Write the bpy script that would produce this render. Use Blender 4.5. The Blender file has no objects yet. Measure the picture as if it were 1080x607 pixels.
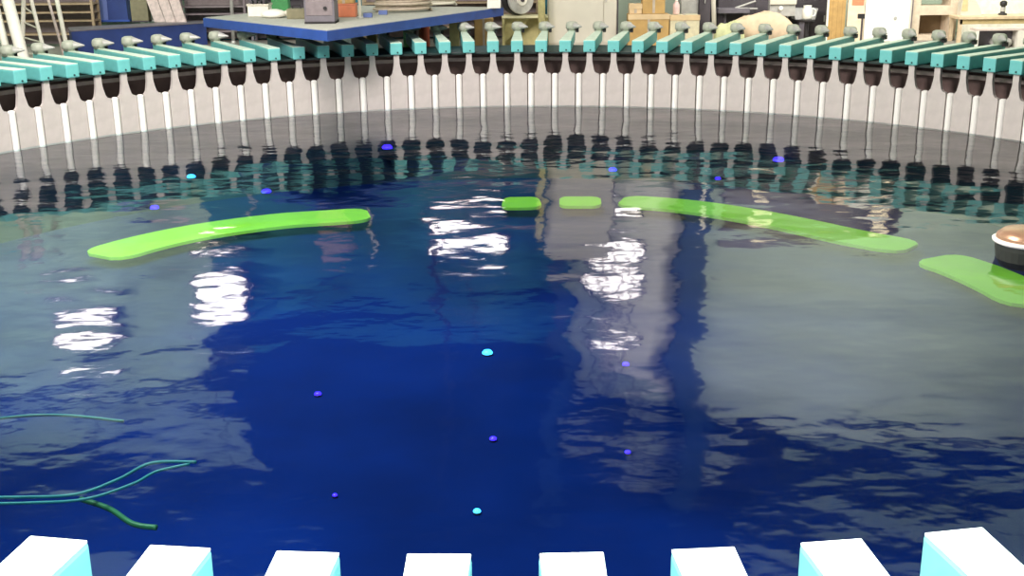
import bpy, bmesh, math, random
from mathutils import Vector, Matrix
random.seed(4)
W, H = 1080, 607
# ---------------------------------------------------------------- camera
R = 10.0                      # radius of the ring of paddles (front of the beams), water surface at z = 0
BT = 1.30                     # height of the beam tops over the water
FL = 0.75                     # hall floor height
F_, TILT, YAW, ROLL = 1228.6, 0.30079, -0.00035, -0.0110
CAM = Vector((0.0, -13.74, 3.482))
def ray(x, y):
    X, Y = x - W/2, y - H/2
    c, s = math.cos(-ROLL), math.sin(-ROLL)
    X, Y = c*X - s*Y, s*X + c*Y
    d = Vector((X/F_, math.cos(TILT) - Y/F_*math.sin(TILT), -math.sin(TILT) - Y/F_*math.cos(TILT)))
    c, s = math.cos(-YAW), math.sin(-YAW)
    return Vector((c*d.x - s*d.y, s*d.x + c*d.y, d.z))
def atz(x, y, z):
    d = ray(x, y); return CAM + d*((z - CAM.z)/d.z)
def aty(x, y, Y):
    d = ray(x, y); return CAM + d*((Y - CAM.y)/d.y)
sc = bpy.context.scene
C = sc.collection
cd = bpy.data.cameras.new('camera'); cam = bpy.data.objects.new('camera', cd); C.objects.link(cam)
fw = ray(W/2, H/2); rt = ray(W/2 + F_, H/2) - fw; up = ray(W/2, H/2 - F_) - fw
fw.normalize(); rt.normalize(); up.normalize()
M = Matrix((rt, up, -fw)).transposed().to_4x4(); M.translation = CAM
cam.matrix_world = M
cd.sensor_fit = 'HORIZONTAL'; cd.sensor_width = 36; cd.lens = 36*F_/W; cd.clip_end = 200
sc.camera = cam
# ---------------------------------------------------------------- light and exposure
sc.view_settings.view_transform = 'Standard'; sc.view_settings.look = 'None'
sc.view_settings.gamma = 1; sc.view_settings.exposure = 0.0; sc.view_settings.use_curve_mapping = False
w = bpy.data.worlds.new('world'); sc.world = w; w.use_nodes = True
w.node_tree.nodes['Background'].inputs[0].default_value = (0.75, 0.85, 1.0, 1)
w.node_tree.nodes['Background'].inputs[1].default_value = 0.25
def area(name, loc, size, power, col, rot=(0, 0, 0), sy=None):
    l = bpy.data.lights.new(name, 'AREA'); l.energy = power; l.color = col; l.size = size
    if sy: l.shape = 'RECTANGLE'; l.size_y = sy
    o = bpy.data.objects.new(name, l); C.objects.link(o); o.location = loc; o.rotation_euler = rot
    return o
def aim(o, t):
    o.rotation_euler = (Vector(t) - o.location).to_track_quat('-Z', 'Y').to_euler()
area('ceiling_light_centre', (-3, 0, 10.5), 5, 2300, (1.0, 0.93, 0.86))
aim(area('ceiling_light_left', (-9, -5, 10.0), 4, 2300, (1.0, 0.94, 0.90)), (3, 10, 1))
aim(area('wall_fill_light', (9, 9, 9.5), 4, 380, (1.0, 0.93, 0.84)), (9, 17, 2))  # added lamp, lifts the back wall mirrored in the water
aim(area('added_fill_right', (9, 10, 7.5), 5, 1200, (1.0, 0.97, 0.9)), (9.5, 17, 8.0))  # unseen added lamp, brightens the right wall's reflection
aim(area('added_fill_left', (-12, 11, 7.5), 4, 750, (0.95, 1.0, 0.92)), (-12, 17, 9.0))  # unseen added lamp, brightens the left wall and ceiling reflections
aim(area('ceiling_light_near', (0.0, -10.6, 4.4), 4.5, 900, (0.98, 1.0, 1.0), sy=1.2), (0, -10.6, 1.3))

# ---------------------------------------------------------------- materials
MATS = {}
def mat(name, col, rough=0.6, metal=0.0, var=0.12, scale=9.0, bump=0.0, emit=None, es=0.0, spec=0.5):
    if name in MATS: return MATS[name]
    m = bpy.data.materials.new(name); m.use_nodes = True; nt = m.node_tree; N = nt.nodes; L = nt.links
    b = N['Principled BSDF']; b.inputs['Roughness'].default_value = rough; b.inputs['Metallic'].default_value = metal
    b.inputs['Specular IOR Level'].default_value = spec
    tc = N.new('ShaderNodeTexCoord'); no = N.new('ShaderNodeTexNoise'); no.inputs['Scale'].default_value = scale
    no.inputs['Detail'].default_value = 4
    L.new(tc.outputs['Object'], no.inputs['Vector'])
    cr = N.new('ShaderNodeValToRGB'); cr.color_ramp.elements[0].position = 0.3; cr.color_ramp.elements[1].position = 0.7
    cr.color_ramp.elements[0].color = tuple(c*(1 - var) for c in col) + (1,)
    cr.color_ramp.elements[1].color = tuple(min(1, c*(1 + var)) for c in col) + (1,)
    L.new(no.outputs['Fac'], cr.inputs[0]); L.new(cr.outputs[0], b.inputs['Base Color'])
    if bump:
        bp = N.new('ShaderNodeBump'); bp.inputs['Strength'].default_value = bump; bp.inputs['Distance'].default_value = 0.02
        L.new(no.outputs['Fac'], bp.inputs['Height']); L.new(bp.outputs[0], b.inputs['Normal'])
    if emit:
        b.inputs['Emission Color'].default_value = emit + (1,); b.inputs['Emission Strength'].default_value = es
    MATS[name] = m; return m
def slatmat(name, col, col2, n, axis='Z', rough=0.6, wd=0.12):
    """regular grooves along one axis"""
    m = mat(name, col, rough); nt = m.node_tree; N = nt.nodes; L = nt.links
    b = N['Principled BSDF']; src = b.inputs['Base Color'].links[0].from_socket
    tc = N.new('ShaderNodeTexCoord'); sx = N.new('ShaderNodeSeparateXYZ'); L.new(tc.outputs['Object'], sx.inputs[0])
    mu = N.new('ShaderNodeMath'); mu.operation = 'MULTIPLY'; mu.inputs[1].default_value = n; L.new(sx.outputs[axis], mu.inputs[0])
    fr = N.new('ShaderNodeMath'); fr.operation = 'FRACT'; L.new(mu.outputs[0], fr.inputs[0])
    lt = N.new('ShaderNodeMath'); lt.operation = 'LESS_THAN'; lt.inputs[1].default_value = wd; L.new(fr.outputs[0], lt.inputs[0])
    mx = N.new('ShaderNodeMix'); mx.data_type = 'RGBA'; mx.inputs[7].default_value = col2 + (1,)
    L.new(lt.outputs[0], mx.inputs[0]); L.new(src, mx.inputs[6]); L.new(mx.outputs[2], b.inputs['Base Color'])
    return m
TEAL = mat('turquoise_paint', (0.17, 0.57, 0.56), 0.45, var=0.06)
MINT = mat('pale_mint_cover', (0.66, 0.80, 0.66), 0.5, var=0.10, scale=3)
BOARD = mat('grey_paddle_panel', (0.58, 0.525, 0.50), 0.55, var=0.07, scale=5)
RIB = mat('white_seal', (0.95, 0.92, 0.88), 0.4, var=0.05)
HOUS = mat('cream_motor_paint', (0.44, 0.46, 0.38), 0.5, var=0.15)
BOLT = mat('dark_bolt', (0.04, 0.10, 0.10), 0.4, 0.5)
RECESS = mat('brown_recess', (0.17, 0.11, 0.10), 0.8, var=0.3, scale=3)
BAR = mat('brown_channel', (0.42, 0.34, 0.31), 0.6)
RAIL = mat('dark_rail', (0.012, 0.028, 0.026), 0.6)
DKBLUE = mat('navy_steel', (0.024, 0.050, 0.20), 0.5, var=0.15, scale=3)
BLUE = mat('blue_paint', (0.030, 0.085, 0.38), 0.45, var=0.12, scale=4)
LBLUE = mat('blue_column_paint', (0.15, 0.21, 0.50), 0.5, var=0.1, scale=2)
DECK = mat('grey_deck', (0.50, 0.50, 0.44), 0.7)
WHITE = mat('white_paint', (0.88, 0.84, 0.74), 0.5, var=0.05)
CREAM = mat('cream_paint', (0.66, 0.62, 0.52), 0.55, var=0.05, scale=2)
BWHITE = mat('bright_white_board', (0.95, 0.93, 0.84), 0.5, var=0.03)
YEL = mat('pale_yellow_paint', (0.62, 0.56, 0.26), 0.55)
CARD = mat('brown_cardboard', (0.52, 0.33, 0.12), 0.8, var=0.12, scale=4)
CARD2 = mat('light_cardboard', (0.70, 0.52, 0.30), 0.8, scale=4)
WOOD = slatmat('wood_plank', (0.50, 0.31, 0.11), (0.36, 0.20, 0.07), 9, 'X', 0.6, 0.08)
WOOD2 = mat('pale_timber', (0.70, 0.55, 0.36), 0.6, var=0.15, scale=6)
PINKW = mat('pale_pink_boards', (0.68, 0.56, 0.52), 0.7, var=0.2, scale=10)
DARKG = mat('dark_grey', (0.07, 0.06, 0.07), 0.6)
MGREY = mat('mid_grey', (0.17, 0.155, 0.18), 0.5, var=0.1)
SILV = mat('silver_grey', (0.52, 0.51, 0.48), 0.4, 0.2)
OLIVE = mat('olive_paint', (0.22, 0.20, 0.12), 0.6)
GREEN = mat('green_plastic', (0.05, 0.26, 0.08), 0.5)
ORANGE = mat('orange_plastic', (0.78, 0.25, 0.13), 0.5, var=0.08)
RED = mat('rust_red', (0.34, 0.07, 0.03), 0.6)
BLACK = mat('black_rubber', (0.02, 0.018, 0.02), 0.6)
HOSE = mat('beige_hose', (0.50, 0.42, 0.33), 0.55, var=0.15)
TAN = mat('tan_sheet', (0.72, 0.55, 0.38), 0.8, var=0.12, bump=0.4, scale=6)
PALEG = mat('pale_green_bag', (0.60, 0.62, 0.34), 0.75, var=0.15, bump=0.4, scale=6)
SHELF = mat('mauve_shelf', (0.24, 0.20, 0.21), 0.6)
BRSHELF = mat('brown_shelf', (0.40, 0.30, 0.19), 0.6)
GLIT = mat('lime_strip', (0.48, 0.98, 0.04), 0.6, var=0.10, scale=1.2)
CYAN = mat('cyan_reflection', (0.015, 0.20, 0.20), 0.4)  # colour of the reflected cyan streaks
GREFL = mat('green_reflection', (0.02, 0.12, 0.04), 0.4)  # colour of the reflected green smear
BRONZE = mat('bronze_metal', (0.55, 0.32, 0.20), 0.3, 0.5)
GLOW = mat('blue_lens', (0.01, 0.01, 0.3), 0.3, emit=(0.035, 0.012, 1.0), es=5)
CGLOW = mat('cyan_lens', (0.02, 0.4, 0.6), 0.3, emit=(0.05, 0.5, 1.0), es=5.0)
LAMP = mat('lamp_diffuser', (0.9, 0.9, 0.9), 0.4, emit=(1.0, 0.90, 0.86), es=6.0)

# ---------------------------------------------------------------- helpers
def bm_new(): return bmesh.new()
def add(bm, src):
    me = bpy.data.meshes.new('t'); src.to_mesh(me); bm.from_mesh(me); bpy.data.meshes.remove(me); src.free()
def box(bm, x0, x1, y0, y1, z0, z1, bev=0.0, rot=0.0, mtx=None):
    t = bmesh.new(); bmesh.ops.create_cube(t, size=1)
    bmesh.ops.scale(t, vec=(abs(x1-x0), abs(y1-y0), abs(z1-z0)), verts=t.verts)
    if bev: bmesh.ops.bevel(t, geom=t.edges[:], offset=bev, segments=2, profile=0.6, affect='EDGES')
    if rot: bmesh.ops.rotate(t, cent=(0, 0, 0), matrix=Matrix.Rotation(rot, 3, 'Z'), verts=t.verts)
    bmesh.ops.translate(t, vec=((x0+x1)/2, (y0+y1)/2, (z0+z1)/2), verts=t.verts)
    if mtx: bmesh.ops.transform(t, matrix=mtx, verts=t.verts)
    add(bm, t)
def taper(bm, w0, w1, y0, y1, z0, z1, bev):
    t = bmesh.new(); v = [t.verts.new(p) for p in ((-w0, y0, z0), (w0, y0, z0), (w1, y1, z0), (-w1, y1, z0), (-w0, y0, z1), (w0, y0, z1), (w1, y1, z1), (-w1, y1, z1))]
    for f in ((3, 2, 1, 0), (4, 5, 6, 7), (0, 1, 5, 4), (1, 2, 6, 5), (2, 3, 7, 6), (3, 0, 4, 7)): t.faces.new([v[k] for k in f])
    bmesh.ops.bevel(t, geom=t.edges[:], offset=bev, segments=2, profile=0.6, affect='EDGES'); add(bm, t)
def tube(bm, a, b, r, r2=None, seg=12):
    a, b = Vector(a), Vector(b); d = b - a
    t = bmesh.new(); bmesh.ops.create_cone(t, cap_ends=True, segments=seg, radius1=r, radius2=r if r2 is None else r2, depth=d.length)
    q = d.to_track_quat('Z', 'Y').to_matrix().to_4x4(); q.translation = (a + b)/2
    bmesh.ops.transform(t, matrix=q, verts=t.verts); add(bm, t)
def lathe(bm, prof, seg=20, c=(0, 0, 0), mtx=None):
    t = bmesh.new(); rings = []
    for r, z in prof:
        rings.append([t.verts.new((r*math.cos(2*math.pi*k/seg), r*math.sin(2*math.pi*k/seg), z)) for k in range(seg)])
    for a, b in zip(rings, rings[1:]):
        for k in range(seg): t.faces.new((a[k], a[(k+1) % seg], b[(k+1) % seg], b[k]))
    t.faces.new(rings[0][::-1]); t.faces.new(rings[-1])
    if mtx: bmesh.ops.transform(t, matrix=mtx, verts=t.verts)
    bmesh.ops.translate(t, vec=c, verts=t.verts); add(bm, t)
def prism(bm, pts, y0, y1):
    """outline in x,z pushed from y0 to y1"""
    t = bmesh.new(); f = [t.verts.new((x, y0, z)) for x, z in pts]; b = [t.verts.new((x, y1, z)) for x, z in pts]
    t.faces.new(f); t.faces.new(b[::-1]); n = len(pts)
    for k in range(n): t.faces.new((f[(k+1) % n], f[k], b[k], b[(k+1) % n]))
    bmesh.ops.recalc_face_normals(t, faces=t.faces); add(bm, t)
def slab(bm, pts, z0, z1):
    t = bmesh.new(); f = [t.verts.new((x, y, z0)) for x, y in pts]; b = [t.verts.new((x, y, z1)) for x, y in pts]
    t.faces.new(f[::-1]); t.faces.new(b); n = len(pts)
    for k in range(n): t.faces.new((f[k], f[(k+1) % n], b[(k+1) % n], b[k]))
    bmesh.ops.recalc_face_normals(t, faces=t.faces); add(bm, t)
def path(bm, pts, r, seg=8):
    pts = [Vector(p) for p in pts]; t = bmesh.new(); rings = []
    for i, p in enumerate(pts):
        d = (pts[min(i+1, len(pts)-1)] - pts[max(i-1, 0)]).normalized()
        u = d.cross(Vector((0, 0, 1)));
        if u.length < 1e-3: u = Vector((1, 0, 0))
        u.normalize(); v = d.cross(u)
        rings.append([t.verts.new(p + (u*math.cos(2*math.pi*k/seg) + v*math.sin(2*math.pi*k/seg))*r) for k in range(seg)])
    for a, b in zip(rings, rings[1:]):
        for k in range(seg): t.faces.new((a[k], a[(k+1) % seg], b[(k+1) % seg], b[k]))
    t.faces.new(rings[0][::-1]); t.faces.new(rings[-1])
    bmesh.ops.recalc_face_normals(t, faces=t.faces); add(bm, t)
def smooth_pts(p, n=6):
    out = []; p = [Vector(q) for q in p]
    for i in range(len(p)-1):
        a, b, c, d = p[max(i-1, 0)], p[i], p[i+1], p[min(i+2, len(p)-1)]
        for k in range(n):
            t = k/n; out.append(0.5*((2*b) + (c-a)*t + (2*a-5*b+4*c-d)*t*t + (3*b-a-3*c+d)*t**3))
    out.append(p[-1]); return out
def annulus(bm, r0, r1, z0, z1, seg=260, a0=0, a1=2*math.pi):
    full = abs(a1-a0-2*math.pi) < 1e-6; t = bmesh.new(); n = seg if full else seg+1; rows = []
    for k in range(n):
        a = a0 + (a1-a0)*k/seg; s, c = math.sin(a), math.cos(a)
        rows.append([t.verts.new((r*s, r*c, z)) for r, z in ((r0, z0), (r1, z0), (r1, z1), (r0, z1))])
    for k in range(seg):
        a, b = rows[k], rows[(k+1) % n]
        for j in range(4): t.faces.new((a[j], a[(j+1) % 4], b[(j+1) % 4], b[j]))
    if not full: t.faces.new(rows[0]); t.faces.new(rows[-1][::-1])
    bmesh.ops.recalc_face_normals(t, faces=t.faces); add(bm, t)
def obj(name, bm, m, parent=None, sm=False):
    me = bpy.data.meshes.new(name); bm.to_mesh(me); bm.free()
    if sm:
        for p in me.polygons: p.use_smooth = True
    o = bpy.data.objects.new(name, me); C.objects.link(o)
    me.materials.append(m)
    if parent: o.parent = parent
    return o
def tag(o, label=None, cat=None, group=None, kind=None):
    if label: o['label'] = label
    if cat: o['category'] = cat
    if group: o['group'] = group
    if kind: o['kind'] = kind
    return o
def thing(name, loc, label, cat, rz=0, group=None):
    o = bpy.data.objects.new(name, None); C.objects.link(o); o.location = loc; o.rotation_euler = (0, 0, rz)
    return tag(o, label, cat, group)
def part(name, m, parent, fn, sm=False, label=None):
    bm = bm_new(); fn(bm); o = obj(name, bm, m, parent, sm)
    if label: o['label'] = label
    return o
def struct(name, m, fn):
    bm = bm_new(); fn(bm); return tag(obj(name, bm, m), kind='structure')
def solo(name, m, fn, label, cat, group=None, sm=False):
    bm = bm_new(); fn(bm); return tag(obj(name, bm, m, None, sm), label, cat, group)
def lift(fn, loc):                                     # build around a local origin at loc
    return fn

# ---------------------------------------------------------------- the hall
solo('lit_wall_panel', mat('lit_wall_cream', (.93, .89, .76), .6), lambda b: box(b, aty(1013, 5, 15.6).x, aty(1110, 5, 15.6).x, 15.6, 15.66, FL, FL+2.3, .01), 'bright cream panel for the lit wall behind the wooden table', 'wall panel')  # added panel, the lit wall's brightness is put into its cream
FLOORM = mat('hall_floor_paint', (0.30, 0.28, 0.25), 0.6, scale=2)
struct('floor', FLOORM, lambda b: annulus(b, 10.62, 30, FL-0.2, FL, 160))
PALEW = mat('pale_wall', (0.46, 0.55, 0.45), 0.7, var=0.05, scale=0.6)
TEALW = mat('teal_cladding', (0.025, 0.19, 0.24), 0.7, var=0.35, scale=0.5)
GGW = mat('grey_green_cladding', (0.40, 0.54, 0.42), 0.7, var=0.35, scale=0.5)
ROOF = mat('dark_roof', (0.004, 0.010, 0.030), 0.8, var=0.3, scale=0.4)
YB = 17.0
struct('wall_back', PALEW, lambda b: box(b, 1.6, 17, YB, YB+0.3, FL-.2, 10.5))
struct('wall_back_left', GGW, lambda b: box(b, -17, -8.3, YB, YB+0.3, FL-.2, 9.0))
struct('wall_back_centre', TEALW, lambda b: box(b, -8.3, 1.6, YB, YB+0.3, FL-.2, 7.2))
struct('wall_back_upper', ROOF, lambda b: (box(b, -17, 17, YB+.31, YB+0.5, 7.0, 13.0)))
struct('floodlit_wall_patch', mat('floodlit_wall_cream', (.90, .87, .78), .6), lambda b: box(b, 2.55, 4.47, YB-.06, YB-.005, 3.2, 9.0))  # patch of back wall with the floodlit brightness in its colour
struct('trim_3', PALEW, lambda b: box(b, 3.0, 6.2, YB+.1, YB+0.3, 10.9, 11.4))
struct('trim_4', GGW, lambda b: box(b, 7.5, 17, YB+.1, YB+0.3, 11.2, 12.1))
struct('trim_5', GGW, lambda b: box(b, -17, -7.5, YB+.1, YB+0.3, 9.6, 11.5))
struct('wall_left', GGW, lambda b: box(b, -17.3, -17, -18, YB+.5, FL-.2, 13))
struct('wall_right', PALEW, lambda b: box(b, 17, 17.3, -18, YB+.5, FL-.2, 13))
struct('wall_front', GGW, lambda b: box(b, -17.3, 17.3, -18.3, -18, FL-.2, 13))
struct('ceiling', ROOF, lambda b: box(b, -17.3, 17.3, -18.3, YB+.5, 13, 13.2))
struct('ceiling_panels_right', GGW, lambda b: box(b, 6.5, 16.8, 5, 15.2, 12.9, 12.98))
struct('ceiling_panels_left', GGW, lambda b: box(b, -16.8, -6, 5, 15.2, 12.9, 12.98))

# tank
DEEP = mat('deep_blue_tank_floor', (0.0002, 0.012, 0.110), 0.9, var=0.35, scale=0.35, spec=0.05)
TWALL = mat('dark_tank_wall', (0.006, 0.02, 0.05), 0.8, var=0.3, scale=2)
def disc(b, r, z, seg=260):
    t = bmesh.new(); bmesh.ops.create_circle(t, cap_ends=True, radius=r, segments=seg)
    bmesh.ops.translate(t, vec=(0, 0, z), verts=t.verts); add(b, t)
struct('tank_floor', DEEP, lambda b: (disc(b, 10.3, -1.5), annulus(b, 10.0, 10.3, -1.7, -1.5)))
struct('tank_wall', TWALL, lambda b: annulus(b, 10.00, 10.14, -1.5, -0.045))
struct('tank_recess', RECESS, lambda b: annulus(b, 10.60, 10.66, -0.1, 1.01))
struct('trim_1', RAIL, lambda b: annulus(b, 10.05, 10.22, 1.035, 1.068))
struct('trim_6', mat('brown_kerb', (.10, .075, .055), .8), lambda b: annulus(b, 11.7, 12.6, FL-.1, FL+.02))
struct('gap_shade_sheet', mat('gap_shade_teal', (.018, .060, .058), .6), lambda b: annulus(b, 10.28, 11.7, 1.015, 1.045))  # dark sheet between the beams, shade of the gaps put into its colour
struct('trim_2', BAR, lambda b: annulus(b, 10.42, 10.48, 0.86, 0.93))

def water_material():
    m = bpy.data.materials.new('water'); m.use_nodes = True; nt = m.node_tree; N = nt.nodes; L = nt.links
    N.clear(); out = N.new('ShaderNodeOutputMaterial')
    tr = N.new('ShaderNodeBsdfTransparent'); tr.inputs[0].default_value = (0.74, 0.95, 0.98, 1)
    gl = N.new('ShaderNodeBsdfGlossy'); gl.inputs['Roughness'].default_value = 0.06; gl.inputs[0].default_value = (1, 1, 1, 1)
    fr = N.new('ShaderNodeFresnel'); fr.inputs[0].default_value = 1.34
    mx = N.new('ShaderNodeMixShader')
    tc = N.new('ShaderNodeTexCoord')
    mp = N.new('ShaderNodeMapping'); mp.inputs['Scale'].default_value = (0.8, 1.0, 1); L.new(tc.outputs['Object'], mp.inputs[0])
    prev = None
    for sc_, dist, det in ((0.42, 0.078, 1.5), (1.6, 0.013, 1.5), (4.5, 0.0040, 2.0)):
        n = N.new('ShaderNodeTexNoise'); n.inputs['Scale'].default_value = sc_; n.inputs['Detail'].default_value = det
        n.inputs['Roughness'].default_value = 0.4
        L.new(mp.outputs[0], n.inputs['Vector'])
        b = N.new('ShaderNodeBump'); b.inputs['Strength'].default_value = 1.0; b.inputs['Distance'].default_value = dist
        L.new(n.outputs['Fac'], b.inputs['Height'])
        if prev: L.new(prev.outputs[0], b.inputs['Normal'])
        prev = b
    L.new(prev.outputs[0], gl.inputs['Normal']); L.new(prev.outputs[0], fr.inputs['Normal'])
    L.new(fr.outputs[0], mx.inputs[0]); L.new(tr.outputs[0], mx.inputs[1]); L.new(gl.outputs[0], mx.inputs[2])
    L.new(mx.outputs[0], out.inputs[0]); return m
bm = bm_new(); disc(bm, 10.02, 0.0)
tag(obj('water', bm, water_material()), 'deep blue rippled water filling the round test tank', 'water', kind='stuff')

# ---------------------------------------------------------------- wave paddles
DA = 2*math.pi/130; PH = 0.01452
def make_paddle():
    t = thing('wave_paddle', (0, R, 0), '', 'wave paddle')
    pts = [(-.140, -.03), (.198, -.03), (.198, .61), (.190, .64), (.135, .655), (.105, .69), (.085, .76), (.062, .86), (.055, .93),
           (.055, 1.066), (-.055, 1.066), (-.055, .93), (-.060, .86), (-.078, .76), (-.095, .69), (-.120, .655), (-.140, .645)]
    part('paddle_board', BOARD, t, lambda b: prism(b, pts, 0.02, 0.09))
    part('seal_strip', RIB, t, lambda b: (tube(b, (-.207, 0.05, -.03), (-.207, 0.05, 0.62), 0.063, seg=16), tube(b, (-.207, 0.05, 0.62), (-.207, 0.05, 0.645), 0.063, 0.035, seg=16)), sm=False)
    beam = part('drive_beam', TEAL, t, lambda b: taper(b, .12, .066, -.03, 2.36, 1.07, 1.30, 0.022))
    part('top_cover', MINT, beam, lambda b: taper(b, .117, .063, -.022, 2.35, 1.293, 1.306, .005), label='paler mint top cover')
    part('bolt', BOLT, beam, lambda b: tube(b, (.02, -.03, 1.115), (.02, -.042, 1.115), 0.016))
    def housing(b):
        lathe(b, [(.105, 1.30), (.105, 1.335), (.130, 1.345), (.134, 1.38), (.132, 1.43), (.115, 1.475), (.075, 1.496), (.02, 1.500)], 20, (0, 2.22, 0))
    h = part('motor_housing', HOUS, t, housing, True)
    part('shaft_cover', SILV, h, lambda b: tube(b, (.065, 2.155, 1.41), (.08+.14, 2.22-.20, 1.40), .078, .014))
    part('belt', BLACK, h, lambda b: box(b, .085, .15, 2.16, 2.28, 1.27, 1.35, .008))
    return t
proto = make_paddle(); first = [True]
def copy_tree(o, parent=None):
    c = o.copy(); C.objects.link(c)
    if parent: c.parent = parent
    for ch in list(o.children): copy_tree(ch, c)
    return c
def place_paddle(a, label, group):
    o = proto if first[0] else copy_tree(proto); first[0] = False
    o.location = (R*math.sin(a), R*math.cos(a), 0); o.rotation_euler = (0, 0, -a)
    # geometry is built around the paddle's own base
    o['label'] = label; o['group'] = group
ORD = ['leftmost', 'second', 'third', 'fourth', 'fifth', 'sixth', 'seventh', 'eighth', 'ninth', 'tenth', 'eleventh', 'twelfth', 'thirteenth',
       'fourteenth', 'fifteenth', 'sixteenth', 'seventeenth', 'eighteenth', 'nineteenth', 'twentieth']
def anchor(x):
    for lim, s in ((60, 'below the white ladder'), (145, 'below the blue column'), (215, 'below the pale boards'), (300, 'below the blue deck'), (365, "below the deck's corner"),
                   (530, 'under the blue deck'), (580, 'before the yellow bench'), (655, 'before the cream cabinet'), (745, 'before the cardboard boxes'),
                   (840, 'before the tan sheet'), (895, 'before the plank door'), (962, 'before the white board'), (1015, 'before the cream rack'), (2000, 'before the wooden table')):
        if x < lim: return s
fi = [20, 48, 75, 103, 131, 158, 184, 211, 238, 265, 291, 317, 343, 368, 394, 419, 444, 469, 494, 519, 546, 571, 595, 620, 646, 671, 698, 722, 747, 774, 801, 828, 853, 880, 907, 934, 963, 990, 1019, 1048]
for i in range(-3, 43):
    a = (i-20)*DA + PH
    if 0 <= i < 40:
        if i < 20: o_ = ORD[i] + (' in the photo,' if i == 0 else ' from the left,')
        else:
            k = 39 - i; o_ = ('rightmost' if k == 0 else ORD[k]) + (' in the photo,' if k == 0 else ' from the right,')
        lab = 'turquoise wave paddle on the far rim, %s %s' % (o_, anchor(fi[i]))
    else:
        lab = 'turquoise wave paddle on the rim beyond the photo\'s %s edge' % ('left' if i < 0 else 'right')
    place_paddle(a, lab, 'wave paddles on the far rim')
NO = ['leftmost of the white-topped near paddles', 'second white-topped near paddle from the left', 'third white-topped near paddle from the left', 'fourth white-topped near paddle from the left',
      'fourth white-topped near paddle from the right', 'third white-topped near paddle from the right', 'second white-topped near paddle from the right', 'rightmost white-topped block at the bottom, tallest of the near paddles']
for k in range(-2, 10):
    a = math.pi - (k-4)*DA - 0.0205
    lab = NO[k] if 0 <= k < 8 else 'white-topped near paddle just beyond the photo\'s bottom %s corner' % ('left' if k < 0 else 'right')
    place_paddle(a, lab, 'wave paddles along the near rim')

# ---------------------------------------------------------------- lime strips on the tank floor
ZG = -1.30
def strip(pix, wd, label):
    pts = []
    for (x, y) in pix:
        p = atz(x, y, ZG); pts.append(p)
    pts = smooth_pts(pts, 6)
    bm = bm_new(); t = bmesh.new(); rows = []
    n = len(pts)
    for i, p in enumerate(pts):
        d = (pts[min(i+1, n-1)] - pts[max(i-1, 0)]).normalized(); u = Vector((-d.y, d.x, 0)).normalized()
        e = min(i, n-1-i); k = wd*(0.5 if e > 2 else (0.25, 0.40, 0.47)[e])
        rows.append([t.verts.new(q) for q in (p-u*k+Vector((0, 0, -.05)), p+u*k+Vector((0, 0, -.05)), p+u*k, p-u*k)])
    for a, b in zip(rows, rows[1:]):
        for j in range(4): t.faces.new((a[j], a[(j+1) % 4], b[(j+1) % 4], b[j]))
    t.faces.new(rows[0]); t.faces.new(rows[-1][::-1])
    bmesh.ops.recalc_face_normals(t, faces=t.faces); add(bm, t)
    tag(obj('lime_strip', bm, GLIT), label, 'underwater strip', 'lime green strips on the tank floor')
strip([(105, 269), (150, 256), (200, 245), (250, 237), (300, 231), (345, 228), (389, 225)], .95, 'long curved lime green strip under the water at left')
strip([(530, 213), (548, 213), (570, 212.5)], .85, 'short lime green strip underwater left of the narrow grey gap')
strip([(590, 212), (610, 212), (634, 212)], .78, 'short pale lime strip underwater at the centre of the arc')
strip([(655, 211), (700, 214), (745, 219), (800, 228), (850, 238), (905, 250), (962, 260)], .88, 'longest curved lime green strip under the water, right of centre')
strip([(985, 271), (1020, 282), (1060, 299), (1100, 320)], .95, 'lime green strip underwater at the photo\'s right edge')

# ---------------------------------------------------------------- underwater lamps
def uw_lamp(x, y, s, label, m=GLOW, pw=0):
    p = atz(x, y, -1.45); s *= 1.35
    r = math.hypot(p.x, p.y)
    if r > 9.75: p.x *= 9.75/r; p.y *= 9.75/r; q = ray(x, y); tt = (p.y - CAM.y)/q.y; p.z = CAM.z + q.z*tt
    t = thing('underwater_lamp', (p.x, p.y, max(p.z-.05, -1.499)), label, 'lamp', group='small underwater lamps')
    part('housing', BLACK, t, lambda b: lathe(b, [(s*.82, 0), (s*.9, .008), (s*.9, .018), (s*.8, .022)], 14))
    part('lens', m, t, lambda b: lathe(b, [(s*.84, .02), (s*.86, .02+s*.2), (s*.6, .02+s*.5), (s*.15, .02+s*.6)], 14), True)
    if pw:
        l = bpy.data.lights.new('lamp_light', 'POINT'); l.energy = pw; l.color = (0.02, 0.08, 1); l.shadow_soft_size = .1
        o = bpy.data.objects.new('lamp_light', l); C.objects.link(o); o.parent = t; o.location = (0, 0, .35)
uw_lamp(380, 155, .09, 'blue underwater lamp by the far wall, left of centre')
uw_lamp(275, 201, .08, 'blue underwater lamp just above the left lime strip')
uw_lamp(152, 218, .07, 'blue underwater lamp above the left end of the left lime strip')
uw_lamp(135, 186, .07, 'faint blue lamp under water at far left', CGLOW)
uw_lamp(653, 178, .07, 'blue underwater lamp behind the middle of the lime arc')
uw_lamp(768, 187, .05, 'small blue underwater lamp right of centre by the far wall')
uw_lamp(880, 167, .09, 'brightest blue underwater lamp, far right by the wall')
uw_lamp(335, 413, .035, 'blue lamp in the dark water left of centre')
uw_lamp(353, 519, .02, 'tiny blue lamp low at left in the near water')
uw_lamp(520, 460, .032, 'blue lamp at the centre of the near water')
uw_lamp(514, 370, .055, 'pale cyan lamp above the central blue lamp', CGLOW)
uw_lamp(660, 382, .035, 'blue lamp right of centre in the middle water')
uw_lamp(662, 474, .025, 'dim blue lamp right of centre in the near water')
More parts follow.
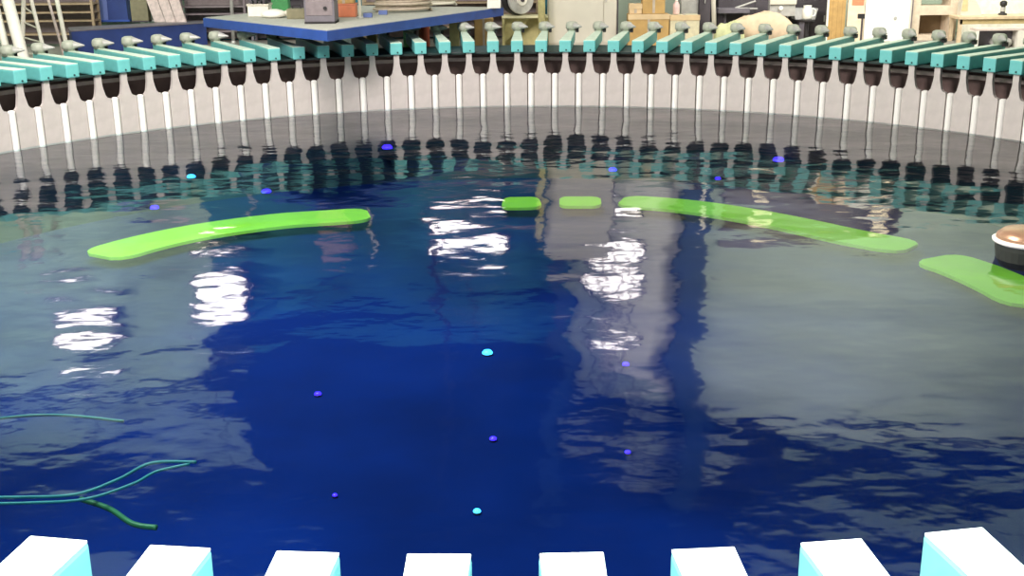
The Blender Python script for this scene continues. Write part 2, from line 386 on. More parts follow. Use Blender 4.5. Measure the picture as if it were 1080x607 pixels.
uw_lamp(503, 536, .030, 'dim cyan lamp lowest in the centre, above the near paddles', CGLOW)

# ---------------------------------------------------------------- reflected light streaks and float in the water
def cable(name, pix, z, r, m, label):  # thin tubes shaped and coloured as light streaks reflected in the water
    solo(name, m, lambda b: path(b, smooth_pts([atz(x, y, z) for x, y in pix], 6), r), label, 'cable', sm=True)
cable('reflection_streak', [(-30, 524), (20, 524), (80, 521), (125, 505), (160, 488), (207, 487)], -.25, .012, CYAN, 'upper of the paired cyan reflection streaks in the water at lower left')
cable('reflection_streak', [(-30, 531), (30, 530), (90, 526), (140, 510), (165, 497), (200, 489)], -.25, .011, CYAN, 'lower of the paired cyan reflection streaks in the water at lower left')
cable('reflection_streak', [(-30, 444), (30, 438), (75, 438), (130, 444)], -.25, .012, CYAN, 'single cyan reflection streak in the water at the left edge, above the pair')
cable('reflection_streak', [(85, 526), (115, 536), (140, 552), (165, 556)], -.35, .02, GREFL, 'short green reflection smear branching down from the paired cyan streaks')
fp = atz(1082, 272, 0)
t = thing('round_float', (fp.x, fp.y, 0), 'bronze round float with white rim riding on the water at the right edge', 'float')
part('hull', mat('olive_black_hull', (0.035, 0.04, 0.03), .5), t, lambda b: lathe(b, [(.26, -.08), (.31, 0), (.33, .12), (.33, .17)], 28))
part('rim', BWHITE, t, lambda b: lathe(b, [(.33, .17), (.36, .185), (.365, .21), (.34, .225)], 28), True)
part('dome', BRONZE, t, lambda b: lathe(b, [(.33, .225), (.32, .26), (.26, .31), (.15, .335), (.03, .34)], 28), True)

# ---------------------------------------------------------------- blue travelling deck over the far left rim
ZD = 1.70
A_, B_, D_ = atz(345, 33, ZD), atz(214, 19, ZD), atz(531, 8, ZD)
C_ = Vector((-4.3, 15.2, ZD))
def quad(inset):
    cx = (A_ + B_ + C_ + D_)/4
    return [((p.x-cx.x)*inset + cx.x, (p.y-cx.y)*inset + cx.y) for p in (A_, B_, C_, D_)]
t = thing('work_deck', (0, 0, 0), 'blue-edged grey work deck reaching over the far left rim', 'platform')
dk = part('edge_beam', BLUE, t, lambda b: slab(b, quad(1.0), ZD-.18, ZD))
part('deck_plate', DECK, t, lambda b: slab(b, quad(.985), ZD, ZD+.012))
part('underframe', DKBLUE, t, lambda b: slab(b, quad(.80), ZD-.196, ZD-.18))
for (x, Yp) in ((392, 13.3), (479, 14.0)):
    p = aty(x, 30, Yp)
    part('leg', YEL, t, lambda b: box(b, p.x-.11, p.x+.11, Yp-.1, Yp+.1, FL, ZD-.196, .01), label='pale yellow leg')
for px_, py_ in ((388, 19), (404, 16)):
    p = atz(px_, py_, ZD)
    part('lug', LBLUE, t, lambda b: box(b, p.x-.09, p.x+.09, p.y-.05, p.y+.1, ZD+.012, ZD+.10, .01))
# things on the deck
ZT = ZD + .014
def ondeck(x, y): return atz(x, y, ZT)
def crate(x0, x1, yb, h, m, name, label, cat, dp=.4, extra=None):
    a, b_ = ondeck(x0, yb), ondeck(x1, yb); wd = (b_-a).length
    t = thing(name, ((a.x+b_.x)/2, (a.y+b_.y)/2+dp/2, ZT), label, cat)
    part('body', m, t, lambda b: box(b, -wd/2, wd/2, -dp/2, dp/2, 0, h, .015))
    if extra: extra(t, wd, dp, h)
    return t
def ex_crate(t, wd, dp, h):
    part('rim', CREAM, t, lambda b: box(b, -wd/2-.015, wd/2+.015, -dp/2-.015, dp/2+.015, h-.04, h))
    part('contents', DARKG, t, lambda b: [box(b, -wd/2+.04+k*wd/5, -wd/2+.04+k*wd/5+wd/8, -.1, .1, h, h+.05+.04*(k % 2)) for k in range(4)])
crate(262, 283, 17.5, .26, WHITE, 'parts_crate', 'white crate of loose parts on the deck', 'crate', .4, ex_crate)
crate(287, 304, 14, .35, GREEN, 'green_bin', 'dark green bin on the deck behind the white sack', 'bin', .3, lambda t, w_, d_, h: part('lid', OLIVE, t, lambda b: box(b, -w_/2-.02, w_/2+.02, -d_/2-.02, d_/2+.02, h, h+.04, .01)))
p = ondeck(289, 18.5)
t = thing('white_sack', (p.x, p.y, ZT), 'low cream-white sack lying in front of the green bin', 'sack')
part('body', BWHITE, t, lambda b: lathe(b, [(.16, 0), (.25, .03), (.27, .08), (.2, .14), (.08, .17)], 16), True)
part('neck', CREAM, t, lambda b: tube(b, (.2, 0, .07), (.34, -.02, .10), .05, .07), True)
crate(303, 321, 20, .20, OLIVE, 'tool_case', 'dark olive tool case on the deck beside the grey machine', 'case', .35, lambda t, w_, d_, h: part('handle', BLACK, t, lambda b: path(b, smooth_pts([(-.08, 0, h), (-.07, 0, h+.06), (.07, 0, h+.06), (.08, 0, h)], 4), .012)))
def ex_machine(t, w_, d_, h):
    part('panel', MATS['mauve_shelf'], t, lambda b: box(b, -w_/2+.04, w_/2-.04, -d_/2-.012, -d_/2, h*.15, h*.9, .005))
    part('knob', BLACK, t, lambda b: tube(b, (w_*.2, -d_/2-.012, h*.28), (w_*.2, -d_/2-.05, h*.28), .035))
    part('foot', BLACK, t, lambda b: box(b, -w_/2, w_/2, -d_/2-.02, d_/2, 0, .04))
crate(322, 353, 25, 1.05, MGREY, 'grey_machine', 'tall mauve-grey machine cabinet near the deck corner', 'machine', .55, ex_machine)
def ex_or(t, w_, d_, h):
    part('label_plate', BWHITE, t, lambda b: box(b, -w_/2+.03, -w_/2+.11, -d_/2-.008, -d_/2, .05, h-.04), label='white label plate')
    part('lid', ORANGE, t, lambda b: box(b, -w_/2-.01, w_/2+.01, -d_/2-.01, d_/2+.01, h, h+.03, .008))
o_ = crate(351, 375, 18, .24, ORANGE, 'orange_crate', 'orange-pink crate with white label on the deck', 'crate', .35, ex_or)
def on_top(o, dz, w_, d_, h, m, name, label, cat):
    t = thing(name, (o.location.x, o.location.y, o.location.z+dz), label, cat)
    part('body', m, t, lambda b: box(b, -w_/2, w_/2, -d_/2, d_/2, 0, h, .01))
    part('tape', HOSE, t, lambda b: box(b, -.03, .03, -d_/2-.004, d_/2+.004, .001, h+.003))
on_top(o_, .272, .42, .3, .3, CARD, 'cardboard_box', 'ochre box standing on the orange crate', 'box')
p = ondeck(379, 20)
t = thing('thin_pole', (p.x, p.y+.15, ZT), 'thin cream pole standing on the deck beside the orange crate', 'pole')
part('pole', CREAM, t, lambda b: tube(b, (0, 0, 0), (0, 0, 1.6), .03)); part('base', SILV, t, lambda b: lathe(b, [(.07, 0), (.07, .03), (.03, .05)], 14))
def coil(px_, py_, r, n, m, label, rr=.035):
    p = ondeck(px_, py_)
    def f(b):
        pts = []
        for k in range(n*22):
            a = 2*math.pi*k/22; ra = r*(1 - .035*math.sin(k*.37)) - .05*(k//22 % 2); pts.append((ra*math.cos(a), ra*.8*math.sin(a), rr + 1.55*rr*k/22))
        path(b, pts, rr, 6)
    bm = bm_new(); f(bm); o = obj('hose_coil', bm, m, None, True); o.location = (p.x, p.y, ZT)
    tag(o, label, 'hose', 'coiled hoses on the deck')
coil(425, 12, .62, 6, HOSE, 'widest coil of beige hose on the deck')
coil(462, 6.5, .42, 4, CREAM, 'smaller pale hose coil on the deck, right of the widest coil')
crate(514, 528, 9, .20, BWHITE, 'white_carton', 'small white carton at the right end of the deck', 'carton', .2, lambda t, w_, d_, h: part('lid', CREAM, t, lambda b: box(b, -w_/2-.006, w_/2+.006, -d_/2-.006, d_/2+.006, h, h+.02)))
# reel at the end of the deck
q = aty(548, -2, 14.65)
t = thing('hose_reel', (q.x, 14.60, aty(553, 17, 14.35).z+.004), 'round reel with white disc and dark tyre at the right end of the deck', 'reel', rz=.5)
def ring_x(b, r, w0, w1, prof=None):
    mtx = Matrix.Rotation(math.radians(90), 4, 'X')
    lathe(b, [(r*.98, w0), (r, w0+.02), (r, w1-.02), (r*.98, w1)], 28, (0, 0, .36), mtx)
part('disc', SILV, t, lambda b: ring_x(b, .33, .0, .10)); part('hub', WHITE, t, lambda b: ring_x(b, .13, -.0, .14))
part('tyre', BLACK, t, lambda b: ring_x(b, .355, -.26, -.05)); part('back_disc', MGREY, t, lambda b: ring_x(b, .33, -.36, -.27))
part('axle', DARKG, t, lambda b: ring_x(b, .05, -.42, .16)); 
# things under the deck
def onfloor_box(x0, x1, ytop, Y, m, name, label, cat, dp=.5, h=None, rz=0, bev=.015, extra=None):
    a, b_ = aty(x0, ytop, Y), aty(x1, ytop, Y)
    top = h if h is not None else (a.z+b_.z)/2 - FL
    wd = b_.x - a.x
    t = thing(name, ((a.x+b_.x)/2, Y+dp/2, FL), label, cat, rz)
    if extra != 'only': part('body', m, t, lambda b: box(b, -wd/2, wd/2, -dp/2, dp/2, 0, top, bev))
    if callable(extra): extra(t, wd, dp, top)
    return t, wd, top
onfloor_box(500, 520, 20, 14.2, CARD, 'cardboard_box', 'dark brown carton standing beneath the right end of the deck', 'box', .5, extra=lambda t, w_, d_, h: part('tape', HOSE, t, lambda b: box(b, -.03, .03, -d_/2-.004, d_/2+.004, .01, h+.004)))
def drum(x, ytop, Y, r, m, label):
    p = aty(x, ytop, Y); h = p.z-FL
    t = thing('drum', (p.x, Y, FL), label, 'drum')
    part('body', m, t, lambda b: lathe(b, [(r*.96, 0), (r, .03), (r, h*.33), (r*1.04, h*.35), (r, h*.37), (r, h-.03), (r*.95, h)], 20)); part('cap', DARKG, t, lambda b: tube(b, (r*.4, 0, h), (r*.4, 0, h+.02), .03))
drum(447, 26, 14.6, .13, RED, 'rust-red drum standing under the deck')
drum(431, 28, 14.6, .14, GREEN, 'green drum under the deck, left of the red one')

# ---------------------------------------------------------------- left side of the hall
def pole2(name, p0, p1, r, m, label, cat, Y0, Y1, foot=True):
    a = aty(p0[0], p0[1], Y0); b_ = aty(p1[0], p1[1], Y1); d = (a-b_)
    k = (FL - b_.z)/d.z if abs(d.z) > 1e-6 else 0
    base = b_ + d*k
    top = base + (a - base).normalized()*3.0
    t = thing(name, base, label, cat)
    part('shaft', m, t, lambda b: tube(b, (0, 0, 0), top-base, r, seg=16), True)
    if foot: part('foot_cap', SILV, t, lambda b: lathe(b, [(r*1.4, 0), (r*1.4, .02), (r*1.1, .06)], 16))
pole2('thick_pole', (8, 0), (22, 52), .115, WHITE, 'thick white leaning pole at the far left', 'pole', 9.6, 9.0)
pole2('thick_pole', (-6, 0), (5, 45), .07, WHITE, 'slimmer white pole at the photo\'s top left corner', 'pole', 9.8, 9.4)
# step ladder
a0, a1 = aty(24, 33, 11.2), aty(25, 0, 11.2); b0, b1 = aty(44, 44, 10.8), aty(33, 0, 11.2)
def down(p0, p1): d = p0-p1; return p0 + d*((FL-p0.z)/d.z)
A0, B0 = down(a0, a1), down(b0, b1); apA = A0 + (a1-A0).normalized()*2.2; apB = B0 + (b1-B0).normalized()*2.2
t = thing('step_ladder', (0, 0, 0), 'white metal step ladder between the thick poles and blue column', 'ladder')
part('rail', WHITE, t, lambda b: tube(b, A0, apA, .045)); part('rail', WHITE, t, lambda b: tube(b, B0, apB, .04))
for k in range(1, 7):
    part('rung', CREAM, t, lambda b: tube(b, A0.lerp(apA, k/7), B0.lerp(apB, k/7), .018))
part('tray', CREAM, t, lambda b: box(b, min(apA.x, apB.x)-.1, max(apA.x, apB.x)+.1, 11.0, 11.4, apA.z-.03, apA.z+.02))
pole2('leaning_pipe', (51, 0), (60, 32), .032, PINKW, 'thin pale pipe leaning right of the ladder', 'pipe', 13.2, 12.8, True)
pole2('leaning_pipe', (60, 0), (65, 24), .05, WHITE, 'short white leaning pipe beside the blue column', 'pipe', 13.6, 13.2, True)
# racks
def rack(x0, x1, Y, m, levels, label, h=2.4, dp=.5, stuffm=None):
    a, b_ = aty(x0, 10, Y), aty(x1, 10, Y); wd = b_.x-a.x
    t = thing('storage_rack', ((a.x+b_.x)/2, Y+dp/2, FL), label, 'rack')
    for sx in (-1, 1):
        for sy in (-1, 1):
            part('upright', m, t, lambda b: box(b, sx*(wd/2-.03)-.03, sx*(wd/2-.03)+.03, sy*(dp/2-.03)-.03, sy*(dp/2-.03)+.03, 0, h))
    for z in levels: part('shelf', m, t, lambda b: box(b, -wd/2+.001, wd/2-.001, -dp/2+.001, dp/2-.001, z, z+.035))
    part('back_panel', stuffm or m, t, lambda b: box(b, -wd/2+.06, wd/2-.06, dp/2-.03, dp/2-.02, .05, h-.05))
    return t, wd
rack(-10, 98, 15.4, BRSHELF, (.3, .62, .82, 1.02, 1.4), 'brown timber rack behind the white ladder', 2.2, .5, SHELF)
rack(190, 259, 16.35, SHELF, (.25, .5, .68, .86, 1.3), 'mauve-grey shelving behind the pale boards', 2.2, .5, mat('grey_back', (.26, .22, .22), .7))
rack(263, 325, 16.35, MGREY, (.3, .75, 1.2), 'grey shelving behind the deck crates', 2.2, .5, DARKG)
rack(382, 568, 16.2, BRSHELF, (.3, .6, .9, 1.3), 'long brown shelving behind the hose coils', 2.2, .5, SHELF)
# navy base and blue column
t = thing('navy_base', (0, 0, 0), 'long navy machine base behind the left knobs', 'machine base')
l0, l1 = atz(75, 33, 1.28), atz(217, 24, 1.28)
part('beam', DKBLUE, t, lambda b: slab(b, [(l0.x, l0.y), (l1.x, l1.y), (l1.x-.3, l1.y+.45), (l0.x-.4, l0.y+.95)], FL, 1.27))
part('top_plate', MGREY, t, lambda b: slab(b, [(l0.x-.02, l0.y-.03), (l1.x+.02, l1.y-.03), (l1.x-.3, l1.y+.47), (l0.x-.42, l0.y+.97)], 1.27, 1.30))
a, b_ = atz(90, 24, 1.30), atz(137, 23, 1.30)
cw = (b_.x-a.x); cx, cy = (a.x+b_.x)/2, (a.y+b_.y)/2+.46
t = thing('blue_column', (cx, cy, 1.301), 'broad blue steel column standing on the navy base', 'column')
part('shaft', LBLUE, t, lambda b: prism(b, [(-cw*.46, .05), (cw*.46, .05), (cw*.40, 2.6), (-cw*.42, 2.6)], -.35, .33))
part('base_flange', BLUE, t, lambda b: box(b, -cw*.5, cw*.5, -.4, .4, 0, .05, .008))
part('side_plate', DKBLUE, t, lambda b: prism(b, [(cw*.0, .05), (cw*.47, .05), (cw*.42, 2.6), (cw*.05, 2.6)], -.385, -.352), label='darker blue right-hand face')
ZN = 1.301
p = atz(147, 23.5, ZN)
t = thing('olive_post', (p.x, p.y+.2, ZN), 'olive post on the navy base, just right of the blue column', 'post')
part('shaft', OLIVE, t, lambda b: box(b, -.21, .21, -.12, .12, .03, 2.3, .01)); part('foot_plate', DARKG, t, lambda b: box(b, -.215, .215, -.13, .13, 0, .03, .006))
p = atz(159, 23.5, ZN)
t = thing('thin_pipe', (p.x, p.y+.30, ZN), 'cream pipe on the navy base between olive post and pale boards', 'pipe')
part('shaft', CREAM, t, lambda b: tube(b, (0, 0, .03), (0, 0, 2.2), .05), True); part('foot_plate', SILV, t, lambda b: lathe(b, [(.06, 0), (.06, .03), (.05, .04)], 14))
for k, (xa, xb) in enumerate(((163, 174), (175, 185), (186, 196))):
    a, b_ = atz(xa, 23.5, ZN), atz(xb, 23.5, ZN); wd = (b_.x - a.x)*1.0
    t = thing('leaning_board', (a.x, (a.y+b_.y)/2+.03, ZN), ('leftmost', 'middle', 'rightmost')[k] + ' of three pale pink boards leaning on the navy base', 'board', group='leaning pale boards')
    ln = -(0.62, .60, .56)[k]
    part('plank', PINKW, t, lambda b: prism(b, [(0, 0), (wd, 0), (wd+ln, 2.2), (ln, 2.2)], 0, .03+.02*k))
    part('batten', HOSE, t, lambda b: prism(b, [(wd*.1+ln*.55, 1.21), (wd*.9+ln*.55, 1.21), (wd*.9+ln*.57, 1.26), (wd*.1+ln*.57, 1.26)], -.02, 0))
pole2('thin_post', (244, 0), (245, 20), .045, SILV, 'grey post behind the left end of the deck', 'post', 16.1, 16.1, True)

# ---------------------------------------------------------------- centre and right of the hall
# yellow bench
t, wd, top = onfloor_box(529, 578, 17, 14.35, YEL, 'yellow_bench', 'pale yellow bench behind the knobs at the centre', 'bench', .6, extra='only')
part('top', mat('light_yellow', (.72, .68, .42), .5), t, lambda b: box(b, -wd/2, wd/2, -.3, .3, top-.05, top, .01))
part('side', YEL, t, lambda b: box(b, -wd/2+.01, -wd/2+.07, -.28, .28, 0, top-.05)); part('side', YEL, t, lambda b: box(b, wd/2-.07, wd/2-.01, -.28, .28, 0, top-.05))
part('back', YEL, t, lambda b: box(b, -wd/2+.07, wd/2-.07, .2, .26, 0, top-.05))
part('gusset', YEL, t, lambda b: prism(b, [(-wd/2+.07, top-.05), (-wd/2+.07, .1), (-.05, .45), (.15, top-.05)], -.1, -.06))
pole2('yellow_pole', (571, 0), (571.5, 30), .085, YEL, 'pale yellow pole left of the cream cabinet', 'pole', 14.15, 14.15, True)
def ex_cab(t, w_, d_, h):
    part('door', CREAM, t, lambda b: box(b, -w_/2+.015, w_*.30, -d_/2-.02, -d_/2, .05, h-.03, .005))
    d = part('door', CREAM, t, lambda b: box(b, w_*.31, w_/2-.015, -d_/2-.02, -d_/2, .05, h-.03, .005))
    part('handle', SILV, d, lambda b: box(b, w_*.33, w_*.35, -d_/2-.04, -d_/2-.02, 1.0, 1.2))
    part('edge_trim', DARKG, t, lambda b: box(b, w_/2, w_/2+.03, -d_/2-.01, d_/2, 0, h))
onfloor_box(578, 651, 0, 14.6, CREAM, 'metal_cabinet', 'large plain cream cabinet at the centre', 'cabinet', .6, 4.0, extra=ex_cab)
def ex_box(t, w_, d_, h):
    part('tape', HOSE, t, lambda b: box(b, -.03, .03, -d_/2-.003, d_/2+.003, .02, h+.003))
    part('flap', CARD2, t, lambda b: box(b, -w_/2-.01, w_/2+.01, -d_/2-.012, -d_/2, h-.12, h+.004))
def cbox(x0, x1, ytop, Y, m, label, dp=.45, z0=None, name='cardboard_box'):
    a, b_ = aty(x0, ytop, Y), aty(x1, ytop, Y); wd = b_.x-a.x; z0 = FL if z0 is None else z0; h = (a.z+b_.z)/2-z0
    t = thing(name, ((a.x+b_.x)/2, Y+dp/2, z0), label, 'box', group='cardboard boxes')
    part('body', m, t, lambda b: box(b, -wd/2, wd/2, -dp/2, dp/2, 0, h, .01)); ex_box(t, wd, dp, h)
    return z0 + h
cbox(663, 706, 15, 14.3, CARD, 'large orange-brown cardboard box right of the cream cabinet')
zt = aty(690, 15, 14.3).z + .006
cbox(678, 702, -12, 14.35, CARD, 'orange-brown box stacked on the large box', .35, zt)
cbox(664, 677, 4, 14.36, CARD2, 'small pinkish box on the large box, beside the stacked one', .3, zt)
cbox(707, 738, 16, 14.35, mat('cream_card', (.68, .62, .42), .7), 'cream cardboard box right of the large brown box', .45)
p = aty(713, 15, 14.6)
t = thing('plastic_bottle', (p.x, 14.58, p.z-.003+.005), 'pinkish-white bottle standing on the cream box', 'bottle')
part('body', mat('pink_plastic', (.75, .55, .52), .4), t, lambda b: lathe(b, [(.07, 0), (.08, .02), (.08, .22), (.04, .28), (.03, .30)], 16), True); part('cap', WHITE, t, lambda b: tube(b, (0, 0, .30), (0, 0, .34), .035))
onfloor_box(718, 737, 0, 15.4, SILV, 'grey_locker', 'light grey locker behind the cream box', 'locker', .4, 2.0, extra=lambda t, w_, d_, h: part('door', SILV, t, lambda b: box(b, -w_/2+.02, w_/2-.02, -d_/2-.015, -d_/2, .05, h-.05)))
onfloor_box(738, 750, 0, 15.3, DARKG, 'dark_locker', 'narrow dark locker beside the light grey one', 'locker', .4, 2.0, extra=lambda t, w_, d_, h: part('handle', SILV, t, lambda b: box(b, -.02, .0, -d_/2-.03, -d_/2, .9, 1.1)))
pole2('thin_post', (752.5, 0), (753, 20), .055, WHITE, 'slim white post right of the dark locker', 'post', 14.9, 14.9, True)
def ex_cup(t, w_, d_, h):
    for k in range(3):
        d = part('door', DARKG, t, lambda b: box(b, -w_/2+.02+k*w_/3, -w_/2-.02+(k+1)*w_/3, -d_/2-.02, -d_/2, .05, h-.05, .006))
        part('handle', SILV, d, lambda b: box(b, -w_/2-.10+(k+1)*w_/3, -w_/2-.07+(k+1)*w_/3, -d_/2-.05, -d_/2-.02, .4, .55))
onfloor_box(757, 874, 0, 15.75, DARKG, 'dark_cupboard', 'wide dark grey cupboard behind the tan sheet', 'cupboard', .5, 2.0, extra=ex_cup)
# trolley
t, wd, top = onfloor_box(758, 800, 8, 15.2, MGREY, 'trolley', 'grey trolley with slanted pale handle before the dark cupboard', 'trolley', .5, extra='only')
part('tray', MGREY, t, lambda b: box(b, -wd/2, wd/2*.6, -.2, .2, top-.14, top-.02, .015)); part('rail', SILV, t, lambda b: tube(b, (-.05, -.1, top-.02), (wd*.45, -.1, top+.14), .025))
part('rail', SILV, t, lambda b: tube(b, (0, -.15, top-.03), (wd/2, -.15, top-.04), .025))
for sx in (-1, 1): part('leg', MGREY, t, lambda b: tube(b, (sx*wd*.3, 0, .08), (sx*wd*.28, 0, top-.14), .03))
for sx in (-1, 1): part('wheel', BLACK, t, lambda b: tube(b, (sx*wd*.3, -.03, .06), (sx*wd*.3, .03, .06), .06))
# sheet heaps
def heap(x0, x1, ytop, Y, m, name, label, cat, seed, dp=.45):
    rnd = random.Random(seed); a, b_ = aty(x0, ytop, Y), aty(x1, ytop, Y); wd = b_.x-a.x; h = (a.z+b_.z)/2-FL
    bm = bm_new(); n, k_ = 22, 12; vs = []
    ph = [rnd.uniform(0, 6) for _ in range(4)]
    for i in range(n+1):
        row = []
        for j in range(k_+1):
            u, v = i/n*2-1, j/k_*2-1
            f = max(0, 1-abs(u)**3.2)*max(0, 1-abs(v)**3)
            z = h*(f**.38)*(.90+.07*math.sin(u*4.2+ph[0])+.035*math.sin(v*7+u*11+ph[1])+.02*math.sin(u*23+v*4+ph[2]))
            row.append(bm.verts.new((u*wd/2, v*dp/2, max(0, z))))
        vs.append(row)
    for i in range(n):
        for j in range(k_): bm.faces.new((vs[i][j], vs[i+1][j], vs[i+1][j+1], vs[i][j+1]))
    bm.faces.new([vs[i][0] for i in range(n, -1, -1)] + [vs[0][j] for j in range(1, k_+1)] + [vs[i][k_] for i in range(1, n+1)] + [vs[n][j] for j in range(k_-1, 0, -1)])
    bmesh.ops.recalc_face_normals(bm, faces=bm.faces)
    o = obj(name, bm, m, None, True); o.location = ((a.x+b_.x)/2, Y+dp/2, FL); tag(o, label, cat)
heap(766, 846, 12.5, 14.15, TAN, 'draped_sheet', 'tan pinkish sheet draped in a heap behind the paddles', 'sheet', 1, .6)
heap(755, 788, 21, 13.6, PALEG, 'filled_sack', 'pale green-yellow sack left of the tan sheet', 'sack', 2, .4)
# control box on post
p = aty(824, 17, 14.95)
t = thing('control_box', (p.x, 14.95, FL), 'silver-grey control box on a stand above the tan sheet', 'control box')
part('body', SILV, t, lambda b: box(b, -.31, .31, -.09, .12, p.z-FL, p.z-FL+.6, .02)); part('lid', CREAM, t, lambda b: box(b, -.32, .32, -.14, -.12, p.z-FL+.28, p.z-FL+.61, .01))
part('button', BWHITE, t, lambda b: tube(b, (-.05, -.12, p.z-FL+.2), (-.05, -.15, p.z-FL+.2), .05)); part('stand', MGREY, t, lambda b: tube(b, (0, 0, 0), (0, 0, p.z-FL), .05))
# basin
t, wd, top = onfloor_box(837, 863, 9, 15.25, WHITE, 'wash_basin', 'white basin unit left of the plank door', 'basin', .4, extra='only')
part('basin', mat('grey_white_ceramic', (.62, .62, .62), .3), t, lambda b: prism(b, [(-wd/2, top), (-wd/2+.06, top-.26), (wd/2-.06, top-.26), (wd/2, top)], -.2, .2)); part('pedestal', MGREY, t, lambda b: box(b, -.12, .12, -.1, .1, 0, top-.26))
p = aty(852, 21, 14.6)
t = thing('white_jug', (p.x, 14.7, FL), 'bright white jug on a low black stool before the basin', 'jug')
zj = p.z-FL
part('body', BWHITE, t, lambda b: lathe(b, [(.09, zj), (.12, zj+.04), (.12, zj+.22), (.09, zj+.30), (.10, zj+.33)], 18), True)
part('handle', BWHITE, t, lambda b: path(b, smooth_pts([(.11, 0, zj+.26), (.19, 0, zj+.22), (.18, 0, zj+.1), (.11, 0, zj+.08)], 5), .014))
solo('black_stool', BLACK, lambda b: (tube(b, (p.x, 14.7, FL), (p.x, 14.7, FL+zj-.05), .05), lathe(b, [(.16, 0), (.2, .02), (.2, .04), (.18, .048)], 18, (p.x, 14.7, FL+zj-.05))), 'small black stool under the white jug', 'stool')
# plank door, panels
onfloor_box(875, 893, 0, 14.6, WOOD, 'plank_door', 'upright orange-brown wooden plank left of the white board', 'plank', .06, 2.2, extra=lambda t, w_, d_, h: part('edge_strip', BWHITE, t, lambda b: box(b, -w_/2-.04, -w_/2, -d_/2, d_/2, 0, h)))
def ex_sign(t, w_, d_, h):
    z = aty(903, 2, 14.65).z-FL
    part('sticker', ORANGE, t, lambda b: box(b, -w_*.28, w_*.42, -d_/2-.006, -d_/2, z-.08, z+.25), label='orange-red sticker')
onfloor_box(895, 913, 0, 14.65, mat('pale_peach_board', (.86, .70, .50), .6), 'peach_panel', 'narrow peach panel with an orange sticker', 'panel', .08, 2.2, extra=ex_sign)
def ex_wb(t, w_, d_, h):
    part('frame', CREAM, t, lambda b: (box(b, w_/2, w_/2+.03, -d_/2-.01, d_/2, 0, h), box(b, -w_/2, w_/2, -d_/2-.01, d_/2, h, h+.03)))
    z = aty(946, 19, 14.7).z-FL
    part('lock', SILV, t, lambda b: tube(b, (w_*.18, -d_/2, z), (w_*.18, -d_/2-.02, z), .04))
onfloor_box(913.5, 961, 0, 14.7, BWHITE, 'white_board', 'large bright white board between plank and cream rack', 'board', .08, 2.2, extra=ex_wb)
p = aty(909, 27, 14.1)
t = thing('black_tap', (p.x, 14.1, FL), 'small dark tap on a thin pipe before the peach panel', 'tap')
part('pipe', DARKG, t, lambda b: tube(b, (0, 0, 0), (0, 0, p.z-FL+.2), .025)); part('handle', BLACK, t, lambda b: box(b, -.11, .05, -.03, .03, p.z-FL+.16, p.z-FL+.27, .01))
# cream rack
t, wd, top = onfloor_box(964, 1011, 0, 14.86, CREAM, 'cream_rack', 'cream timber rack with a dark opening right of the white board', 'rack', .6, 2.2, extra='only')
PK = mat('pinkish_cream', (.66, .55, .42), .6)
zs = aty(985, 16, 14.86).z-FL
for sx in (-1, 1): part('upright', PK, t, lambda b: box(b, sx*(wd/2-.09)-.09, sx*(wd/2-.09)+.09, -.3, .3, 0, 2.2, .01))
for z0, z1 in ((zs, zs+.22), (zs+.5, zs+.7), (.0, .12)): part('shelf', PK, t, lambda b: box(b, -wd/2+.18, wd/2-.18, -.29, .29, z0, z1, .005))
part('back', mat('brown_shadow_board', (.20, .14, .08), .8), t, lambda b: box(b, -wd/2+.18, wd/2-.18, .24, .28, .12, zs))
part('edge_post', SHELF, t, lambda b: box(b, -wd/2-.05, -wd/2, -.3, .3, 0, 2.2))
# wooden table with bottle, cone
t, wd, top = onfloor_box(1012, 1100, 17, 14.05, WOOD2, 'wooden_table', 'wooden table with pale top at the right edge', 'table', .7, extra='only')
part('table_top', WOOD2, t, lambda b: box(b, -wd/2, wd/2, -.35, .35, top-.07, top, .008)); part('apron', mat('ochre_timber', (.55, .42, .20), .6), t, lambda b: box(b, -wd/2+.04, wd/2-.04, -.31, -.28, top-.18, top-.07))
for sx in (-1, 1):
    for sy in (-1, 1): part('leg', WOOD2, t, lambda b: box(b, sx*(wd/2-.06)-.04, sx*(wd/2-.06)+.04, sy*.27-.04, sy*.27+.04, 0, top-.07))
TT = FL+top+.002
p = atz(1059, 16, TT)
t = thing('dark_bottle', (p.x, 14.4, TT), 'small dark bottle standing on the wooden table', 'bottle')
part('body', BLACK, t, lambda b: lathe(b, [(.10, 0), (.10, .03), (.05, .05), (.05, .2), (.08, .22), (.08, .30), (.03, .33)], 16), True); part('band', SILV, t, lambda b: lathe(b, [(.055, .08), (.056, .09), (.056, .17), (.055, .18)], 16))
p = aty(1024, 17, 14.4)
t = thing('paper_sack', (p.x, 14.45, TT), 'cream sack with slanting top on the wooden table, left of the bottle', 'sack')
part('body', CREAM, t, lambda b: prism(b, [(-.28, 0), (.22, 0), (.18, .15), (0, .42), (-.2, .5), (-.26, .5)], -.12, .12)); part('fold', mat('ochre', (.62, .52, .28), .6), t, lambda b: prism(b, [(-.27, .1), (-.12, .1), (-.14, .45), (-.24, .49)], -.13, -.12))
